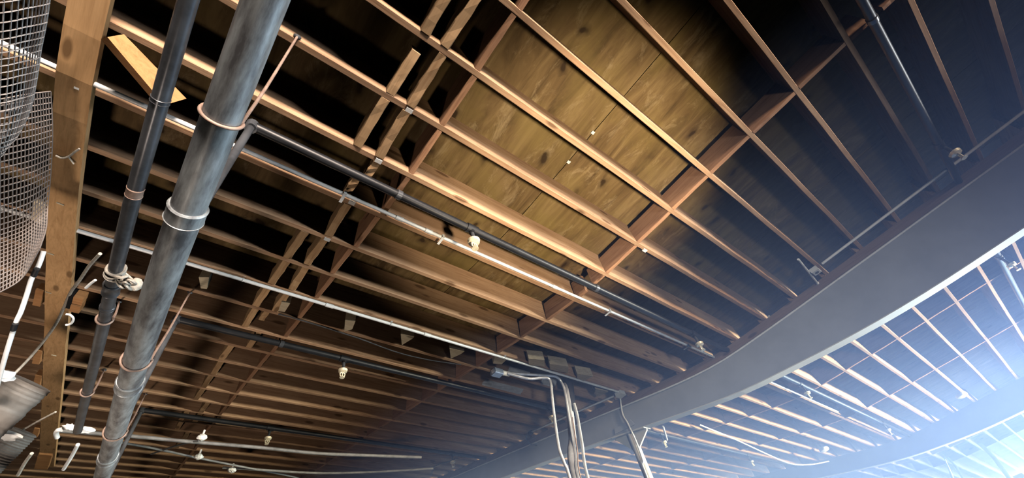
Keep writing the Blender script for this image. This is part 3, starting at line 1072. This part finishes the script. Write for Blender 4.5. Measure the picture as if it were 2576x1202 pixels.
cord(((144, 1100), (141, 1090), (146, 1082), (156, 1080)), 2.7, .020, 'white plastic hook at the lower right of the plank', cat='hook')
for q, lab in (((180, 1075), 'white plastic scrap right of the white hook'), ((218, 1082), 'white plastic tangle on the end of the thin pipe'), ((6, 944), 'white lump at the left edge below the thick cord'), ((22, 1096), 'white lump in front of the plastic bundle')):
    p = at_z(q, CZ + (2.7 if q[0] > 100 else 2.0))
    tag(MB().ball(p, .04, 1.5, .9, .7, 10, 7, .3).build('plastic_scrap', 'white', origin=p, smooth=True), lab, 'plastic scrap', 'plastic scraps')

def bundle(p0, p1, r, label, ribs=0):
    n_ = 40
    pts = [p0.lerp(p1, i / n_) for i in range(n_ + 1)]
    rs = [r * (1 + (.10 * math.sin(i * math.pi) if False else 0) + (.09 if ribs and i % 2 else random.uniform(-.03, .03))) for i in range(n_ + 1)]
    o = MB().tube(pts, rs, 20).build('plastic_bundle', 'plastic', smooth=not ribs)
    return tag(o, label, 'plastic bundle')
bundle(at_z((-70, 1095), CZ + 1.9), at_z((78, 962), CZ + 2.2), .125, 'rolled grey plastic sheeting at the lower left edge')
bundle(at_z((-60, 1205), CZ + 2.0), at_z((62, 1085), CZ + 2.3), .085, 'ribbed grey hose under the rolled plastic at lower left', 1)

# ------------------------------------------------------------------ things beyond the beam
dc = smooth_path([at_roof(q, d) for q, d in (((1760, 1068), .0), ((1850, 1105), .1), ((1930, 1142), .2), ((1990, 1166), .22), ((2040, 1168), .18), ((2085, 1160), .1))], 6)
tag(MB().tube(dc, .012, 6).build('cable', 'white', smooth=True), 'drooping white cable beyond the beam right of the post', 'cable')
for q, lab, d in (((2422, 997), 'round white detector near the far beam', .06), ((2075, 1133), 'pale fixture below the far joists above the drooping cable', .06)):
    p = at_roof(q, d)
    fo = MB().tube([p + Vector((0, 0, .05)), p + Vector((0, 0, .03)), p, p + Vector((0, 0, -.015))], [.09, .10, .095, .05], 18).build('ceiling_detector', 'tag', origin=p, smooth=True)
    tag(fo, lab, 'detector', 'far detectors')
ch = at_roof((1672, 1075), .02)
hb = MB().tube([at_roof((1668, 1072), 0), at_roof((1678, 1106), .12)], .016, 8).build('hanger_strap', 'emt', smooth=True)
tag(hb, 'short grey hanger strap under the joists just right of the post', 'hanger')
for (q0, q1, r, lab) in (((2376, 1152), (2402, 1215), .035, 'left upright of the pale blue frame beyond the far beam'), ((2404, 1172), (2430, 1215), .03, 'right upright of the pale blue frame beyond the far beam'), ((2500, 1150), (2548, 1215), .045, 'lone pale blue upright near the lower right corner')):
    p0, p1 = at_x(q0, 16.6), at_x(q1, 16.6)
    p2 = Vector((p1.x, p1.y + (p1.y - p0.y) * .2, 0.0))
    p2 = Vector((p1.x, p1.y, 0.0))
    up_ = MB().tube([Vector((p0.x, p0.y, roof(p0.y))), p0, p1, p2], r, 10).build('upright', 'box', smooth=True)
    tag(up_, lab, 'upright', 'far uprights')

# ------------------------------------------------------------------ dusty haze in the daylight beyond and around the beam
hm = bpy.data.materials.new('blue_haze')
hm.use_nodes = True
nt = hm.node_tree
for nd in list(nt.nodes):
    if nd.type != 'OUTPUT_MATERIAL':
        nt.nodes.remove(nd)
out = [nd for nd in nt.nodes if nd.type == 'OUTPUT_MATERIAL'][0]
vsn = nt.nodes.new('ShaderNodeVolumeScatter')
vsn.inputs['Color'].default_value = (0.28, 0.44, 0.95, 1)
vsn.inputs['Density'].default_value = 0.026
vsn.inputs['Anisotropy'].default_value = 0.0
nt.links.new(vsn.outputs[0], out.inputs['Volume'])
M['haze'] = hm
hz = MB().box((2.2, -2.2, .05), (14.6, 12.0, 6.5)).build('haze', 'haze', origin=(10, 0, 0))
tag(hz, 'bluish dusty haze glowing with daylight in the right half', 'haze', kind='stuff')
for k, x in enumerate((3.0, 3.9, 5.35)):
    MB().box((x, -2.15 + .05 * k, .06), (14.5 - .1 * k, 11.9, 6.4)).build('haze_core', 'haze', hz)
